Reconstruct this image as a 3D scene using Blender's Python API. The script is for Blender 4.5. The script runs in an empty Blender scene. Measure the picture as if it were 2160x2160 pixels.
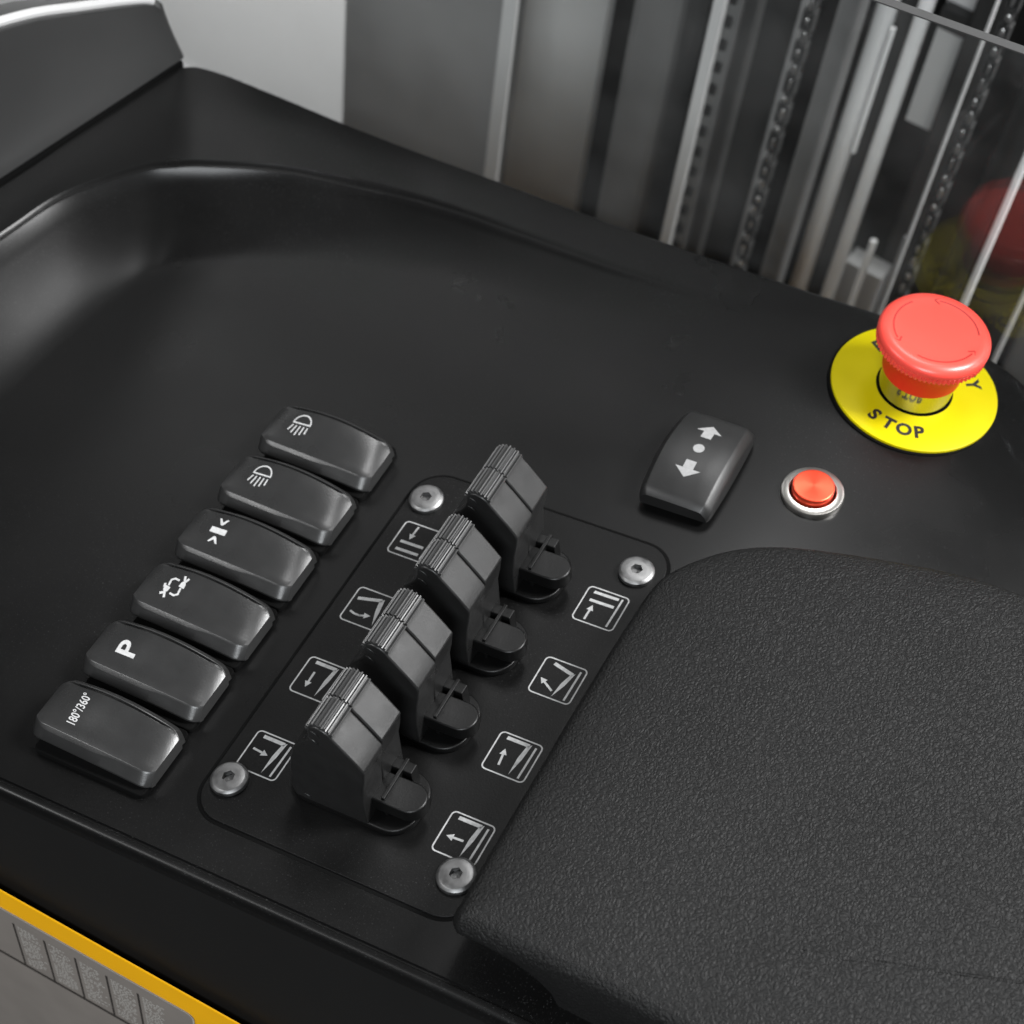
import bpy, bmesh, math, random
from mathutils import Vector, Matrix
random.seed(7)
S = 0.01                                   # everything below is written in centimetres
scene = bpy.context.scene
COL = scene.collection

# ------------------------------------------------------------------ materials
def mat(name, col, rough=0.5, metal=0.0, spec=0.5, noise=0.0, nscale=60.0, bump=0.0, bscale=200.0, rvar=0.0, coat=0.0, dust=0.0):
    m = bpy.data.materials.new(name); m.use_nodes = True
    nt = m.node_tree; b = nt.nodes['Principled BSDF']
    c = (col, col, col) if isinstance(col, (int, float)) else col
    b.inputs['Base Color'].default_value = (*c, 1)
    b.inputs['Roughness'].default_value = rough
    b.inputs['Metallic'].default_value = metal
    b.inputs['Specular IOR Level'].default_value = spec
    b.inputs['Coat Weight'].default_value = coat
    tc = nt.nodes.new('ShaderNodeTexCoord')
    if noise or rvar:
        n = nt.nodes.new('ShaderNodeTexNoise'); n.inputs['Scale'].default_value = nscale; n.inputs['Detail'].default_value = 6
        nt.links.new(tc.outputs['Object'], n.inputs['Vector'])
        if noise:
            r = nt.nodes.new('ShaderNodeMapRange')
            r.inputs['From Min'].default_value = .25; r.inputs['From Max'].default_value = .75
            r.inputs['To Min'].default_value = 1 - noise; r.inputs['To Max'].default_value = 1 + noise
            nt.links.new(n.outputs['Fac'], r.inputs['Value'])
            mx = nt.nodes.new('ShaderNodeVectorMath'); mx.operation = 'SCALE'
            mx.inputs[0].default_value = c
            nt.links.new(r.outputs['Result'], mx.inputs['Scale'])
            nt.links.new(mx.outputs['Vector'], b.inputs['Base Color'])
            if dust:                                      # settled dust: tiny pale specks, denser in patches
                dn = nt.nodes.new('ShaderNodeTexNoise'); dn.inputs['Scale'].default_value = 1900; dn.inputs['Detail'].default_value = 1
                pn = nt.nodes.new('ShaderNodeTexNoise'); pn.inputs['Scale'].default_value = 11; pn.inputs['Detail'].default_value = 4
                for q in (dn, pn): nt.links.new(tc.outputs['Object'], q.inputs['Vector'])
                dr_ = nt.nodes.new('ShaderNodeMapRange'); dr_.inputs['From Min'].default_value = .66; dr_.inputs['From Max'].default_value = .80; dr_.inputs['To Max'].default_value = dust
                nt.links.new(dn.outputs['Fac'], dr_.inputs['Value'])
                pr_ = nt.nodes.new('ShaderNodeMapRange'); pr_.inputs['From Min'].default_value = .4; pr_.inputs['From Max'].default_value = .7
                nt.links.new(pn.outputs['Fac'], pr_.inputs['Value'])
                mu = nt.nodes.new('ShaderNodeMath'); mu.operation = 'MULTIPLY'
                nt.links.new(dr_.outputs['Result'], mu.inputs[0]); nt.links.new(pr_.outputs['Result'], mu.inputs[1])
                av = nt.nodes.new('ShaderNodeVectorMath'); av.operation = 'ADD'
                nt.links.new(mx.outputs['Vector'], av.inputs[0]); nt.links.new(mu.outputs['Value'], av.inputs[1])
                nt.links.new(av.outputs['Vector'], b.inputs['Base Color'])
        if rvar:
            r = nt.nodes.new('ShaderNodeMapRange')
            r.inputs['From Min'].default_value = .3; r.inputs['From Max'].default_value = .7
            r.inputs['To Min'].default_value = max(.02, rough - rvar); r.inputs['To Max'].default_value = rough + rvar
            nt.links.new(n.outputs['Fac'], r.inputs['Value'])
            nt.links.new(r.outputs['Result'], b.inputs['Roughness'])
    if bump:
        n2 = nt.nodes.new('ShaderNodeTexNoise'); n2.inputs['Scale'].default_value = bscale; n2.inputs['Detail'].default_value = 3
        nt.links.new(tc.outputs['Object'], n2.inputs['Vector'])
        bp = nt.nodes.new('ShaderNodeBump'); bp.inputs['Strength'].default_value = bump; bp.inputs['Distance'].default_value = .0005
        nt.links.new(n2.outputs['Fac'], bp.inputs['Height'])
        nt.links.new(bp.outputs['Normal'], b.inputs['Normal'])
    return m

M_DECK = mat('satin_black_plastic', .0035, .31, spec=.24, noise=.15, nscale=14, bump=.03, bscale=1400, rvar=.07, dust=.05)
M_SKIRT = mat('black_skirt_plastic', .007, .40, spec=.4, noise=.1, nscale=20, rvar=.05)
M_COVERHI = mat('painted_cover_highlight', .42, .35)  # colour of the highlight painted along the side cover's top edge
M_COVER = mat('grey_cover_plastic', .034, .45, noise=.06, nscale=18, rvar=.04)
M_PLATE = mat('matt_black_plate', .0035, .42, spec=.17, noise=.15, nscale=40, bump=.08, bscale=1500, rvar=.06, dust=.08)
M_GAP = mat('black_rubber_gasket', .002, .9, spec=.1)
M_DSW = mat('dark_rocker_plastic', .010, .42, noise=.1, nscale=70, bump=.08, bscale=1800, rvar=.06)
M_ROCK = mat('moulded_rocker_plastic', .019, .30, noise=.1, nscale=70, bump=.06, bscale=1800, rvar=.05)
M_HOUS = mat('rocker_housing_plastic', .006, .5)
M_LEVD = mat('dark_lever_base_plastic', .0028, .40, spec=.3, noise=.1, nscale=120, bump=.08, bscale=1200)
M_LEVER = mat('lever_plastic', .011, .34, noise=.15, nscale=120, bump=.06, bscale=1500, rvar=.08, dust=.05)
M_GRIP = mat('ribbed_grip_plastic', .026, .33, noise=.1, nscale=150)
M_INK = mat('white_print', .42, .55, noise=.14, nscale=900)
M_INK2 = mat('light_grey_print', .25, .55, noise=.12, nscale=900)
M_PICT = mat('grey_print', .30, .55, noise=.25, nscale=900)
M_ZINC = mat('zinc_plated_steel', .22, .45, metal=1, noise=.12, nscale=350, rvar=.1)
M_SOCK = mat('dark_socket_steel', .12, .5, metal=1)
M_RED = mat('red_plastic', (.86, .075, .055), .32, noise=.03, nscale=40)
M_REDN = mat('deep_red_plastic', (.62, .022, .012), .45, spec=.2)
M_REDDK = mat('dark_red_mark', (.33, .018, .014), .5)
M_YEL = mat('yellow_plate', (.54, .455, .0004), .45, spec=.15, noise=.03, nscale=60)
M_BLK = mat('black_print', .008, .5)
M_CHROME = mat('polished_steel', .48, .13, metal=1, rvar=.05, nscale=200)
M_ORANGE = mat('orange_paint', (.95, .47, .001), .38, spec=.3, noise=.05, nscale=30, bump=.05, bscale=500)
M_LABEL = mat('grey_label_film', (.235, .21, .19), .42, noise=.08, nscale=50)
M_LABEL2 = mat('pale_label_print', (.48, .46, .43), .5)
M_LABELD = mat('dark_label_print', (.035, .03, .026), .5)
M_WALL = mat('painted_wall', .62, .8, noise=.03, nscale=2)
M_STEELG = mat('grey_painted_steel', .25, .5, noise=.14, nscale=9, rvar=.06)
M_STEELM = mat('mid_grey_mast_steel', .66, .45, noise=.1, nscale=12, rvar=.06)
M_STEELD = mat('dark_mast_steel', .035, .5, noise=.3, nscale=15, rvar=.08)
M_STEELK = mat('charcoal_mast_steel', .15, .5, noise=.2, nscale=15)
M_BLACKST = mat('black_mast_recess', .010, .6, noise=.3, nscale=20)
M_EDGE = mat('bare_flange_edge', .6, .45, noise=.06, nscale=20)
M_ROD = mat('chromed_rod', .90, .30, metal=.0, rvar=.06, nscale=30)
M_CHAIN = mat('oiled_chain_steel', .7, .35, metal=1, noise=.4, nscale=60)
M_WHITE = mat('white_cabinet', .70, .6, noise=.04, nscale=8)
M_HOSE = mat('rubber_hose', .012, .45)

# spun metal (radial anisotropic streaks made from the angle round the axis)
def spun(name, col, rough, metal=1.0):
    m = bpy.data.materials.new(name); m.use_nodes = True
    nt = m.node_tree; b = nt.nodes['Principled BSDF']
    b.inputs['Metallic'].default_value = metal; b.inputs['Roughness'].default_value = rough
    b.inputs['Base Color'].default_value = (*col, 1)
    b.inputs['Anisotropic'].default_value = .6
    tg = nt.nodes.new('ShaderNodeTangent'); tg.direction_type = 'RADIAL'; tg.axis = 'Z'
    nt.links.new(tg.outputs['Tangent'], b.inputs['Tangent'])
    tc = nt.nodes.new('ShaderNodeTexCoord'); sx = nt.nodes.new('ShaderNodeVectorMath'); sx.operation = 'LENGTH'
    nt.links.new(tc.outputs['Object'], sx.inputs[0])
    w = nt.nodes.new('ShaderNodeTexNoise'); w.noise_dimensions = '1D'; w.inputs['Scale'].default_value = 4000
    nt.links.new(sx.outputs['Value'], w.inputs['W'])
    bp = nt.nodes.new('ShaderNodeBump'); bp.inputs['Strength'].default_value = .08; bp.inputs['Distance'].default_value = .0001
    nt.links.new(w.outputs['Fac'], bp.inputs['Height']); nt.links.new(bp.outputs['Normal'], b.inputs['Normal'])
    return m
M_SPUNRED = spun('spun_red_metal', (.88, .085, .04), .30, .8)
M_SPUN = spun('spun_steel', (.50, .485, .46), .28, .95)

def leather():
    m = bpy.data.materials.new('grained_vinyl'); m.use_nodes = True
    nt = m.node_tree; b = nt.nodes['Principled BSDF']; N = nt.nodes.new; L = nt.links.new
    b.inputs['Roughness'].default_value = .56; b.inputs['Specular IOR Level'].default_value = .19
    tc = N('ShaderNodeTexCoord')
    warp = N('ShaderNodeTexNoise'); warp.inputs['Scale'].default_value = 320; warp.inputs['Detail'].default_value = 2
    L(tc.outputs['Object'], warp.inputs['Vector'])
    sc = N('ShaderNodeVectorMath'); sc.operation = 'SCALE'; sc.inputs['Scale'].default_value = .0045
    L(warp.outputs['Color'], sc.inputs[0])
    ad = N('ShaderNodeVectorMath'); ad.operation = 'ADD'
    L(tc.outputs['Object'], ad.inputs[0]); L(sc.outputs['Vector'], ad.inputs[1])
    v = N('ShaderNodeTexVoronoi'); v.feature = 'DISTANCE_TO_EDGE'; v.inputs['Scale'].default_value = 640
    L(ad.outputs['Vector'], v.inputs['Vector'])
    n = N('ShaderNodeTexNoise'); n.inputs['Scale'].default_value = 700; n.inputs['Detail'].default_value = 3
    L(tc.outputs['Object'], n.inputs['Vector'])
    mr = N('ShaderNodeMapRange'); mr.inputs['From Max'].default_value = .28; mr.interpolation_type = 'SMOOTHSTEP'
    L(v.outputs['Distance'], mr.inputs['Value'])
    mx = N('ShaderNodeMath'); mx.operation = 'MULTIPLY_ADD'; mx.inputs[1].default_value = .9
    L(n.outputs['Fac'], mx.inputs[0]); L(mr.outputs['Result'], mx.inputs[2])
    bp = N('ShaderNodeBump'); bp.inputs['Strength'].default_value = .46; bp.inputs['Distance'].default_value = .0005
    L(mx.outputs['Value'], bp.inputs['Height']); L(bp.outputs['Normal'], b.inputs['Normal'])
    big = N('ShaderNodeTexNoise'); big.inputs['Scale'].default_value = 22; big.inputs['Detail'].default_value = 5
    L(tc.outputs['Object'], big.inputs['Vector'])
    cr = N('ShaderNodeMapRange'); cr.inputs['From Min'].default_value = .3; cr.inputs['From Max'].default_value = .7
    cr.inputs['To Min'].default_value = .0065; cr.inputs['To Max'].default_value = .009
    L(big.outputs['Fac'], cr.inputs['Value'])
    L(cr.outputs['Result'], b.inputs['Base Color'])
    return m
M_VINYL = leather()

def glass():
    m = bpy.data.materials.new('clear_guard_screen'); m.use_nodes = True
    nt = m.node_tree; nt.nodes.remove(nt.nodes['Principled BSDF']); N = nt.nodes.new; L = nt.links.new
    out = nt.nodes['Material Output']
    tr = N('ShaderNodeBsdfTransparent'); tr.inputs['Color'].default_value = (.96, .965, .96, 1)
    gl = N('ShaderNodeBsdfGlossy'); gl.inputs['Roughness'].default_value = .045; gl.inputs['Color'].default_value = (.55, .55, .55, 1)
    fr = N('ShaderNodeFresnel'); ge = N('ShaderNodeNewGeometry'); io = N('ShaderNodeMapRange')
    io.inputs['To Min'].default_value = 1.5; io.inputs['To Max'].default_value = 1 / 1.5
    L(ge.outputs['Backfacing'], io.inputs['Value']); L(io.outputs['Result'], fr.inputs['IOR'])
    mx = N('ShaderNodeMixShader'); L(fr.outputs['Fac'], mx.inputs['Fac']); L(tr.outputs['BSDF'], mx.inputs[1]); L(gl.outputs['BSDF'], mx.inputs[2])
    df = N('ShaderNodeBsdfDiffuse'); df.inputs['Color'].default_value = (.7, .7, .7, 1)
    tc = N('ShaderNodeTexCoord'); n = N('ShaderNodeTexNoise'); n.inputs['Scale'].default_value = 35; n.inputs['Detail'].default_value = 6
    L(tc.outputs['Object'], n.inputs['Vector'])
    mr = N('ShaderNodeMapRange'); mr.inputs['From Min'].default_value = .35; mr.inputs['From Max'].default_value = .8
    mr.inputs['To Min'].default_value = .006; mr.inputs['To Max'].default_value = .03
    L(n.outputs['Fac'], mr.inputs['Value'])
    m2 = N('ShaderNodeMixShader'); L(mr.outputs['Result'], m2.inputs['Fac']); L(mx.outputs['Shader'], m2.inputs[1]); L(df.outputs['BSDF'], m2.inputs[2])
    L(m2.outputs['Shader'], out.inputs['Surface'])
    return m
M_GLASS = glass()
M_GEDGE = mat('cut_acrylic_edge', .055, .4)

# ------------------------------------------------------------------ object helpers
def tag(o, label=None, cat=None, group=None, kind=None):
    if label: o['label'] = label
    if cat: o['category'] = cat
    if group: o['group'] = group
    if kind: o['kind'] = kind
    return o

def thing(name, loc, label, cat, group=None, rot=None):
    o = bpy.data.objects.new(name, None); COL.objects.link(o)
    o.empty_display_size = .01
    o.location = Vector(loc) * S
    if rot is not None: o.rotation_euler = rot
    return tag(o, label, cat, group)

def obj(name, bm, m, parent=None, smooth=True, bevel=0.0, seg=2, angle=35, weld=0):
    if weld: bmesh.ops.remove_doubles(bm, verts=bm.verts, dist=weld)
    bmesh.ops.recalc_face_normals(bm, faces=bm.faces)
    me = bpy.data.meshes.new(name)
    for v in bm.verts: v.co *= S
    bm.to_mesh(me); bm.free()
    for mm in (m if isinstance(m, (list, tuple)) else [m]): me.materials.append(mm)
    if smooth:
        for p in me.polygons: p.use_smooth = True
        me.set_sharp_from_angle(angle=math.radians(angle))
    o = bpy.data.objects.new(name, me); COL.objects.link(o)
    if bevel:
        md = o.modifiers.new('bevel', 'BEVEL'); md.width = bevel * S; md.segments = seg; md.limit_method = 'ANGLE'; md.angle_limit = math.radians(30)
        md.harden_normals = False
    if parent: o.parent = parent
    return o

def copy_tree(o, parent=None):
    c = o.copy(); COL.objects.link(c)
    if parent: c.parent = parent
    for ch in list(o.children): copy_tree(ch, c)
    return c

def box(bm, x0, x1, y0, y1, z0, z1, mtx=None):
    vs = [bm.verts.new((x, y, z)) for z in (z0, z1) for x, y in ((x0, y0), (x1, y0), (x1, y1), (x0, y1))]
    if mtx:
        for v in vs: v.co = mtx @ v.co
    for f in ((3, 2, 1, 0), (4, 5, 6, 7), (0, 1, 5, 4), (1, 2, 6, 5), (2, 3, 7, 6), (3, 0, 4, 7)):
        bm.faces.new([vs[i] for i in f])
    return vs

def prism(bm, pts, h0, h1, fn=None):
    """closed outline pts (2-D) swept from h0 to h1; fn(a,b,h)->xyz"""
    fn = fn or (lambda a, b, h: (a, b, h))
    lo = [bm.verts.new(fn(a, b, h0)) for a, b in pts]; hi = [bm.verts.new(fn(a, b, h1)) for a, b in pts]
    n = len(pts)
    for i in range(n): bm.faces.new((lo[i], lo[(i + 1) % n], hi[(i + 1) % n], hi[i]))
    bm.faces.new(hi); bm.faces.new(lo[::-1])

def lathe(bm, prof, n=64, cap0=True, cap1=True, wob=None):
    rings = []
    for r, z in prof:
        ring = []
        for k in range(n):
            a = 2 * math.pi * k / n
            rr = r + (wob(k, r, z) if wob else 0)
            ring.append(bm.verts.new((rr * math.cos(a), rr * math.sin(a), z)))
        rings.append(ring)
    for a, b in zip(rings, rings[1:]):
        for k in range(n): bm.faces.new((a[k], a[(k + 1) % n], b[(k + 1) % n], b[k]))
    if cap0: bm.faces.new(rings[0][::-1])
    if cap1: bm.faces.new(rings[-1])
    return rings

def rrect(x0, x1, y0, y1, r, n=8):
    out = []
    for cx, cy, a0 in ((x1 - r, y1 - r, 0), (x0 + r, y1 - r, 90), (x0 + r, y0 + r, 180), (x1 - r, y0 + r, 270)):
        for k in range(n + 1):
            a = math.radians(a0 + 90 * k / n); out.append((cx + r * math.cos(a), cy + r * math.sin(a)))
    return out

def tube(bm, pts, r, n=10):
    pts = [Vector(p) for p in pts]; rings = []
    for i, p in enumerate(pts):
        d = (pts[min(i + 1, len(pts) - 1)] - pts[max(i - 1, 0)]).normalized()
        a = d.orthogonal().normalized() if i == 0 else (rings_a - d * rings_a.dot(d)).normalized()
        rings_a = a; b = d.cross(a)
        rings.append([bm.verts.new(p + r * (math.cos(2 * math.pi * k / n) * a + math.sin(2 * math.pi * k / n) * b)) for k in range(n)])
    for q, w in zip(rings, rings[1:]):
        for k in range(n): bm.faces.new((q[k], q[(k + 1) % n], w[(k + 1) % n], w[k]))
    bm.faces.new(rings[0][::-1]); bm.faces.new(rings[-1])

# flat printed shapes: lists of 2-D polygons laid on a surface by fn(u,v)->xyz
def stroke(pts, w, closed=False, w1=None):
    """quads along a polyline of width w (tapering to w1)"""
    pts = [Vector(p) for p in pts]; n = len(pts); L = []; R = []
    for i, p in enumerate(pts):
        a = pts[(i - 1) % n] if (closed or i > 0) else None
        b = pts[(i + 1) % n] if (closed or i < n - 1) else None
        d1 = (p - a).normalized() if a is not None else (b - p).normalized()
        d2 = (b - p).normalized() if b is not None else d1
        nn = Vector((-d1.y - d2.y, d1.x + d2.x)).normalized()
        k = max(.5, nn.dot(Vector((-d1.y, d1.x))))
        ww = w if w1 is None else w + (w1 - w) * i / (n - 1)
        L.append(p + nn * ww / 2 / k); R.append(p - nn * ww / 2 / k)
    out = []
    for i in range(n if closed else n - 1):
        j = (i + 1) % n
        out.append([L[i], R[i], R[j], L[j]])
    return out

def lay(bm, polys, fn, sub=1):
    for poly in polys:
        vs = [bm.verts.new(fn(p[0], p[1])) for p in poly]
        try: bm.faces.new(vs)
        except ValueError: pass

def arrow(tail, tip, w, hw, hl):
    t = Vector(tail); p = Vector(tip); d = (p - t).normalized(); n = Vector((-d.y, d.x)); b = p - d * hl
    return [[t + n * w / 2, t - n * w / 2, b - n * w / 2, b + n * w / 2], [b + n * hw / 2, b - n * hw / 2, p]]

def glyphs(txt, size, bold=0.0, sx=1.0):
    """triangles of a text set in Blender's built-in font, centred"""
    cu = bpy.data.curves.new('glyph', 'FONT'); cu.body = txt; cu.size = size; cu.offset = bold; cu.resolution_u = 4
    cu.align_x = 'CENTER'; cu.align_y = 'CENTER'
    o = bpy.data.objects.new('glyph', cu); COL.objects.link(o)
    bpy.context.view_layer.update()
    me = bpy.data.meshes.new_from_object(o.evaluated_get(bpy.context.evaluated_depsgraph_get()))
    xs = [v.co.x for v in me.vertices]; ys = [v.co.y for v in me.vertices]
    cx = (min(xs) + max(xs)) / 2; cy = (min(ys) + max(ys)) / 2
    polys = [[((me.vertices[i].co.x - cx) * sx, me.vertices[i].co.y - cy) for i in p.vertices] for p in me.polygons]
    bpy.data.objects.remove(o); bpy.data.curves.remove(cu); bpy.data.meshes.remove(me)
    return polys

def catmull(pts, n):
    P = [Vector(p) for p in pts]; out = []
    for i in range(len(P) - 1):
        p0 = P[max(i - 1, 0)]; p1 = P[i]; p2 = P[i + 1]; p3 = P[min(i + 2, len(P) - 1)]
        for k in range(n):
            t = k / n
            out.append(.5 * ((2 * p1) + (p2 - p0) * t + (2 * p0 - 5 * p1 + 4 * p2 - p3) * t * t + (3 * p1 - p0 - 3 * p2 + p3) * t ** 3))
    out.append(P[-1]); return out

# ------------------------------------------------------------------ frames of reference
U = Vector((.1895, .0107, .9818)).normalized()        # true vertical: the deck leans 11 degrees
EH = Vector((.976, -.1060, -.1873)); EH = (EH - U * EH.dot(U)).normalized()   # horizontal along the back edge
ND = EH.cross(U); ND = ND if ND.y > 0 else -ND        # horizontal, away towards the mast
BO = Vector((7.40, 27.79, 0.0))
def MF(s, h, d): return BO + EH * s + U * h + ND * d
MAST = Matrix((EH, ND, U)).transposed().to_4x4()      # local x = along, y = away, z = up

def zslope(x):                                        # the deck falls off to the true horizontal right of the crease
    t = (x - 11.6) / .7
    return -.17 * .7 * (math.log1p(math.exp(t)) if t < 30 else t)

# ------------------------------------------------------------------ console deck
L2 = [(-29, -3, 3.2), (-27.5, 6, 3.0), (-24.6, 12.5, 2.7), (-22.77, 18.6, 2.5), (-21.81, 22.7, 2.5), (-20.8, 27.0, 2.5), (-20.3, 28.3, 2.45), (-18.9, 28.6, 2.35),
      (-15.88, 28.4, 2.1), (-12.32, 28.1, 1.8), (-8.58, 28.0, 1.4), (-5.5, 28.05, 1.0), (.92, 27.9, .4), (7.42, 27.73, .02), (10.88, 27.55, 0), (15.0, 27.5, 0), (17.6, 26.4, -.1), (20.5, 23.2, -.3), (24, 18, -.6)]
L1 = [(-24.6, -3, 2.6), (-23.6, 5, 2.5), (-22.3, 12, 2.3), (-21.25, 16.5, 2.2), (-20.41, 19.6, 2.2), (-18.55, 22.1, 2.2), (-17.3, 23.1, 2.1), (-16.03, 23.78, 2.0),
      (-12.96, 24.9, 1.75), (-9.59, 25.5, 1.4), (-6.24, 25.9, 1.05), (-2.73, 25.95, .68), (1.87, 25.85, .33), (8.1, 26.0, .02), (11, 26.2, 0), (14.3, 26.1, 0), (16.4, 25.0, 0), (19.2, 22.2, -.1), (22.4, 17.4, -.2)]
L0 = [(-18.2, -2.4, 0), (-18.0, 4, 0), (-17.75, 8, 0), (-17.38, 10.6, 0), (-17.0, 15.0, 0), (-16.5, 17.6, 0), (-16.1, 18.7, 0), (-15.48, 19.5, 0),
      (-13.6, 20.6, 0), (-10.24, 21.97, 0), (-7.6, 22.5, 0), (-4.4, 22.9, 0), (-.4, 23.3, 0), (4.02, 23.6, 0), (9.04, 23.8, 0), (13, 23.6, 0), (15, 22.6, 0), (17.8, 20.0, 0), (21.0, 15.4, 0)]
def lower(pts, k):
    # lower the rim by sliding its points down along slanted sections (measured off the moulding)
    r = []
    for x, y, z in pts:
        if -17 < x < 6:
            tt = min(1, (x + 17) / 9); dz = -z * k * tt * tt * (3 - 2 * tt)
            r.append((x + (x - 25.1) / -47 * dz, y + (y + 21.3) / -47 * dz, z + dz))
        else: r.append((x, y, z))
    return r
L2 = lower(L2, .38); L1 = lower(L1, .45)
FX = [-18.3, -17.9, -17.2, -16.4, -15.4, -14.2, -13.3, -12.3, -11, -9, -7, -4.8, -1, 4, 8.6, 12, 15, 19, 26]
def deck_mesh():
    bm = bmesh.new(); n = 7
    c2 = catmull(L2, n); c1 = catmull(L1, n); c0 = catmull(L0, n); fx = catmull([(x, 0, 0) for x in FX], n)
    cols = []
    for p2, p1, p0, f in zip(c2, c1, c0, fx):
        f = f.x; col = []
        out = (p2 - p1); out.z = 0; out.normalize()
        col.append(p2 - out * .3 + Vector((0, 0, -18)))
        col.append(p2 + out * .02 + Vector((0, 0, -3.5)))
        col.append(p2 + out * .03 + Vector((0, 0, -.35)))
        col.append(p2 + Vector((0, 0, -.06)) + out * .01)
        col.append(p2 - out * .14 + Vector((0, 0, .02)))
        k = min(1, max(0, (p1.z - .05) / 1.2))
        for t in (.25, .5, .75, .92):
            q = p2.lerp(p1, t); q.z -= .10 * k * math.sin(math.pi * t); col.append(q)
        col.append(p1.copy())
        dd = (p0 - p1); dd.z = 0; dd.normalize(); 
        for o_, z_ in ((.10, -.09), (.20, -.13), (.34, -.12)):
            q = p1 + dd * o_; q.z = p1.z + z_ * k; col.append(q)     # sharp little step below the crest
        for t in (.13, .2, .32, .45, .58, .7, .8, .88, .95):
            q = p1.lerp(p0, t); q.z = p0.z + (p1.z - p0.z - .06 * k) * (1 - t) ** 1.6; col.append(q)
        col.append(p0.copy())
        F = Vector((f, -2.92, 0))
        for t in (.04, .1, .25, .5, .75, .95):
            col.append(p0.lerp(F, t))
        col.append(F)
        col.append(Vector((f, -2.96, -.07))); col.append(Vector((f, -3.01, -.07))); col.append(Vector((f, -3.06, .0)))
        col.append(Vector((f, -3.2, -.01))); col.append(Vector((f, -3.30, -.06))); col.append(Vector((f, -3.37, -.17))); col.append(Vector((f, -3.40, -.32)))
        col.append(Vector((f, -3.42, -.6)))
        for q in col: q.z += zslope(q.x)
        cols.append([bm.verts.new(q) for q in col])
    for a, b in zip(cols, cols[1:]):
        for i in range(len(a) - 1): bm.faces.new((a[i], a[i + 1], b[i + 1], b[i]))
    return bm
deck = thing('control_console', (0, 0, 0), 'dark satin black moulded console deck carrying all the switches and levers', 'console')
obj('deck_panel', deck_mesh(), M_DECK, deck, angle=32)
bm = bmesh.new()                                                      # skirt: falls from the lip to the painted chassis
sec = [(-3.40, .0), (-3.46, -.25), (-3.62, -1.2), (-3.9, -2.8), (-4.15, -4.6), (-4.36, -6.3), (-4.38, -9)]
prev = None
for i in range(25):
    x = -19 + i * 2.0; ring = []
    for y, z in sec:
        k = min(1, max(0, -z / 4)); ring.append(bm.verts.new((x, y, -.45 + z + zslope(x) * (1 - k) - .193 * (x + 7) * k)))
    if prev:
        for k in range(len(sec) - 1): bm.faces.new((prev[k], prev[k + 1], ring[k + 1], ring[k]))
    prev = ring
obj('front_skirt', bm, M_SKIRT, deck)

# ------------------------------------------------------------------ side cover above the seam
cov = thing('side_cover', (-22, 22, 2.5), 'grey moulded side cover above a thin black seam, highlight painted along its rounded top edge', 'cover')
s0 = Vector((-22.77, 18.6, 2.6)); s1 = Vector((-20.42, 28.34, 2.6)); sd = (s1 - s0).normalized(); cn = sd.cross(U).normalized()
if cn.x < 0: cn = -cn
def CP(a, h, o): return s0 + sd * a + U * h + cn * o - Vector((-22, 22, 2.5))
bm = bmesh.new()
top = [(-13, 10.6), (-6, 9.0), (-1, 7.75), (1, 7.25), (3, 6.6), (5, 5.7), (7, 4.8), (8.2, 4.2), (8.7, 3.85), (9.0, 3.45)]
bot = [(-13, .12), (-6, .12), (-1, .12), (1, .12), (3, .12), (5, .12), (7, .12), (8.6, .12), (9.5, .12), (9.98, .12)]
cols = []
for (ta, th), (ba, bh) in zip(top, bot):
    col = []
    col.append(bm.verts.new(CP(ba, bh - .25, -.35)))
    for t in (0, .02, .2, .4, .6, .8, .95): col.append(bm.verts.new(CP(ba + (ta - ba) * t, bh + (th - bh) * t, -.12 * math.sin(t * 3) + (-.2 if t == 0 else 0))))
    for k in range(1, 7):
        a = math.pi / 2 * k / 6; col.append(bm.verts.new(CP(ta, th - .35 + .35 * math.sin(a), -.02 - .45 * (1 - math.cos(a)))))
    col.append(bm.verts.new(CP(ta, th - .3, -1.6))); col.append(bm.verts.new(CP(ba, bh, -1.8)))
    cols.append(col)
# rounded right-hand end
for k in range(1, 5):
    a = math.pi / 2 * k / 4; col = []
    for v in cols[len(top) - 1]:
        c = v.co.copy(); w = (c - CP(9.5, 2, 0)); 
        col.append(bm.verts.new(c + sd * (.28 * math.sin(a)) - cn * (.45 * (1 - math.cos(a)))))
    cols.append(col)
for a, b in zip(cols, cols[1:]):
    for i in range(len(a) - 1): bm.faces.new((a[i], a[i + 1], b[i + 1], b[i]))
bm.faces.new(cols[-1])
obj('cover_shell', bm, M_COVER, cov, angle=40)
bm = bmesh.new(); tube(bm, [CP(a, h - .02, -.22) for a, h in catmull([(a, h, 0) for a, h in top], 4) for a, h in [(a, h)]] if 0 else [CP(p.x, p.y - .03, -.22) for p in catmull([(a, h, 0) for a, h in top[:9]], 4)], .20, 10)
obj('top_highlight', bm, M_COVERHI, cov)  # gloss highlight painted as a pale strip along the cover's top edge
bm = bmesh.new()
for v in box(bm, -13.5, 9.95, -1.2, .05, -.3, .09): v.co = CP(v.co.x, v.co.z, v.co.y)
obj('seam_strip', bm, M_GAP, cov, smooth=False)

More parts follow.
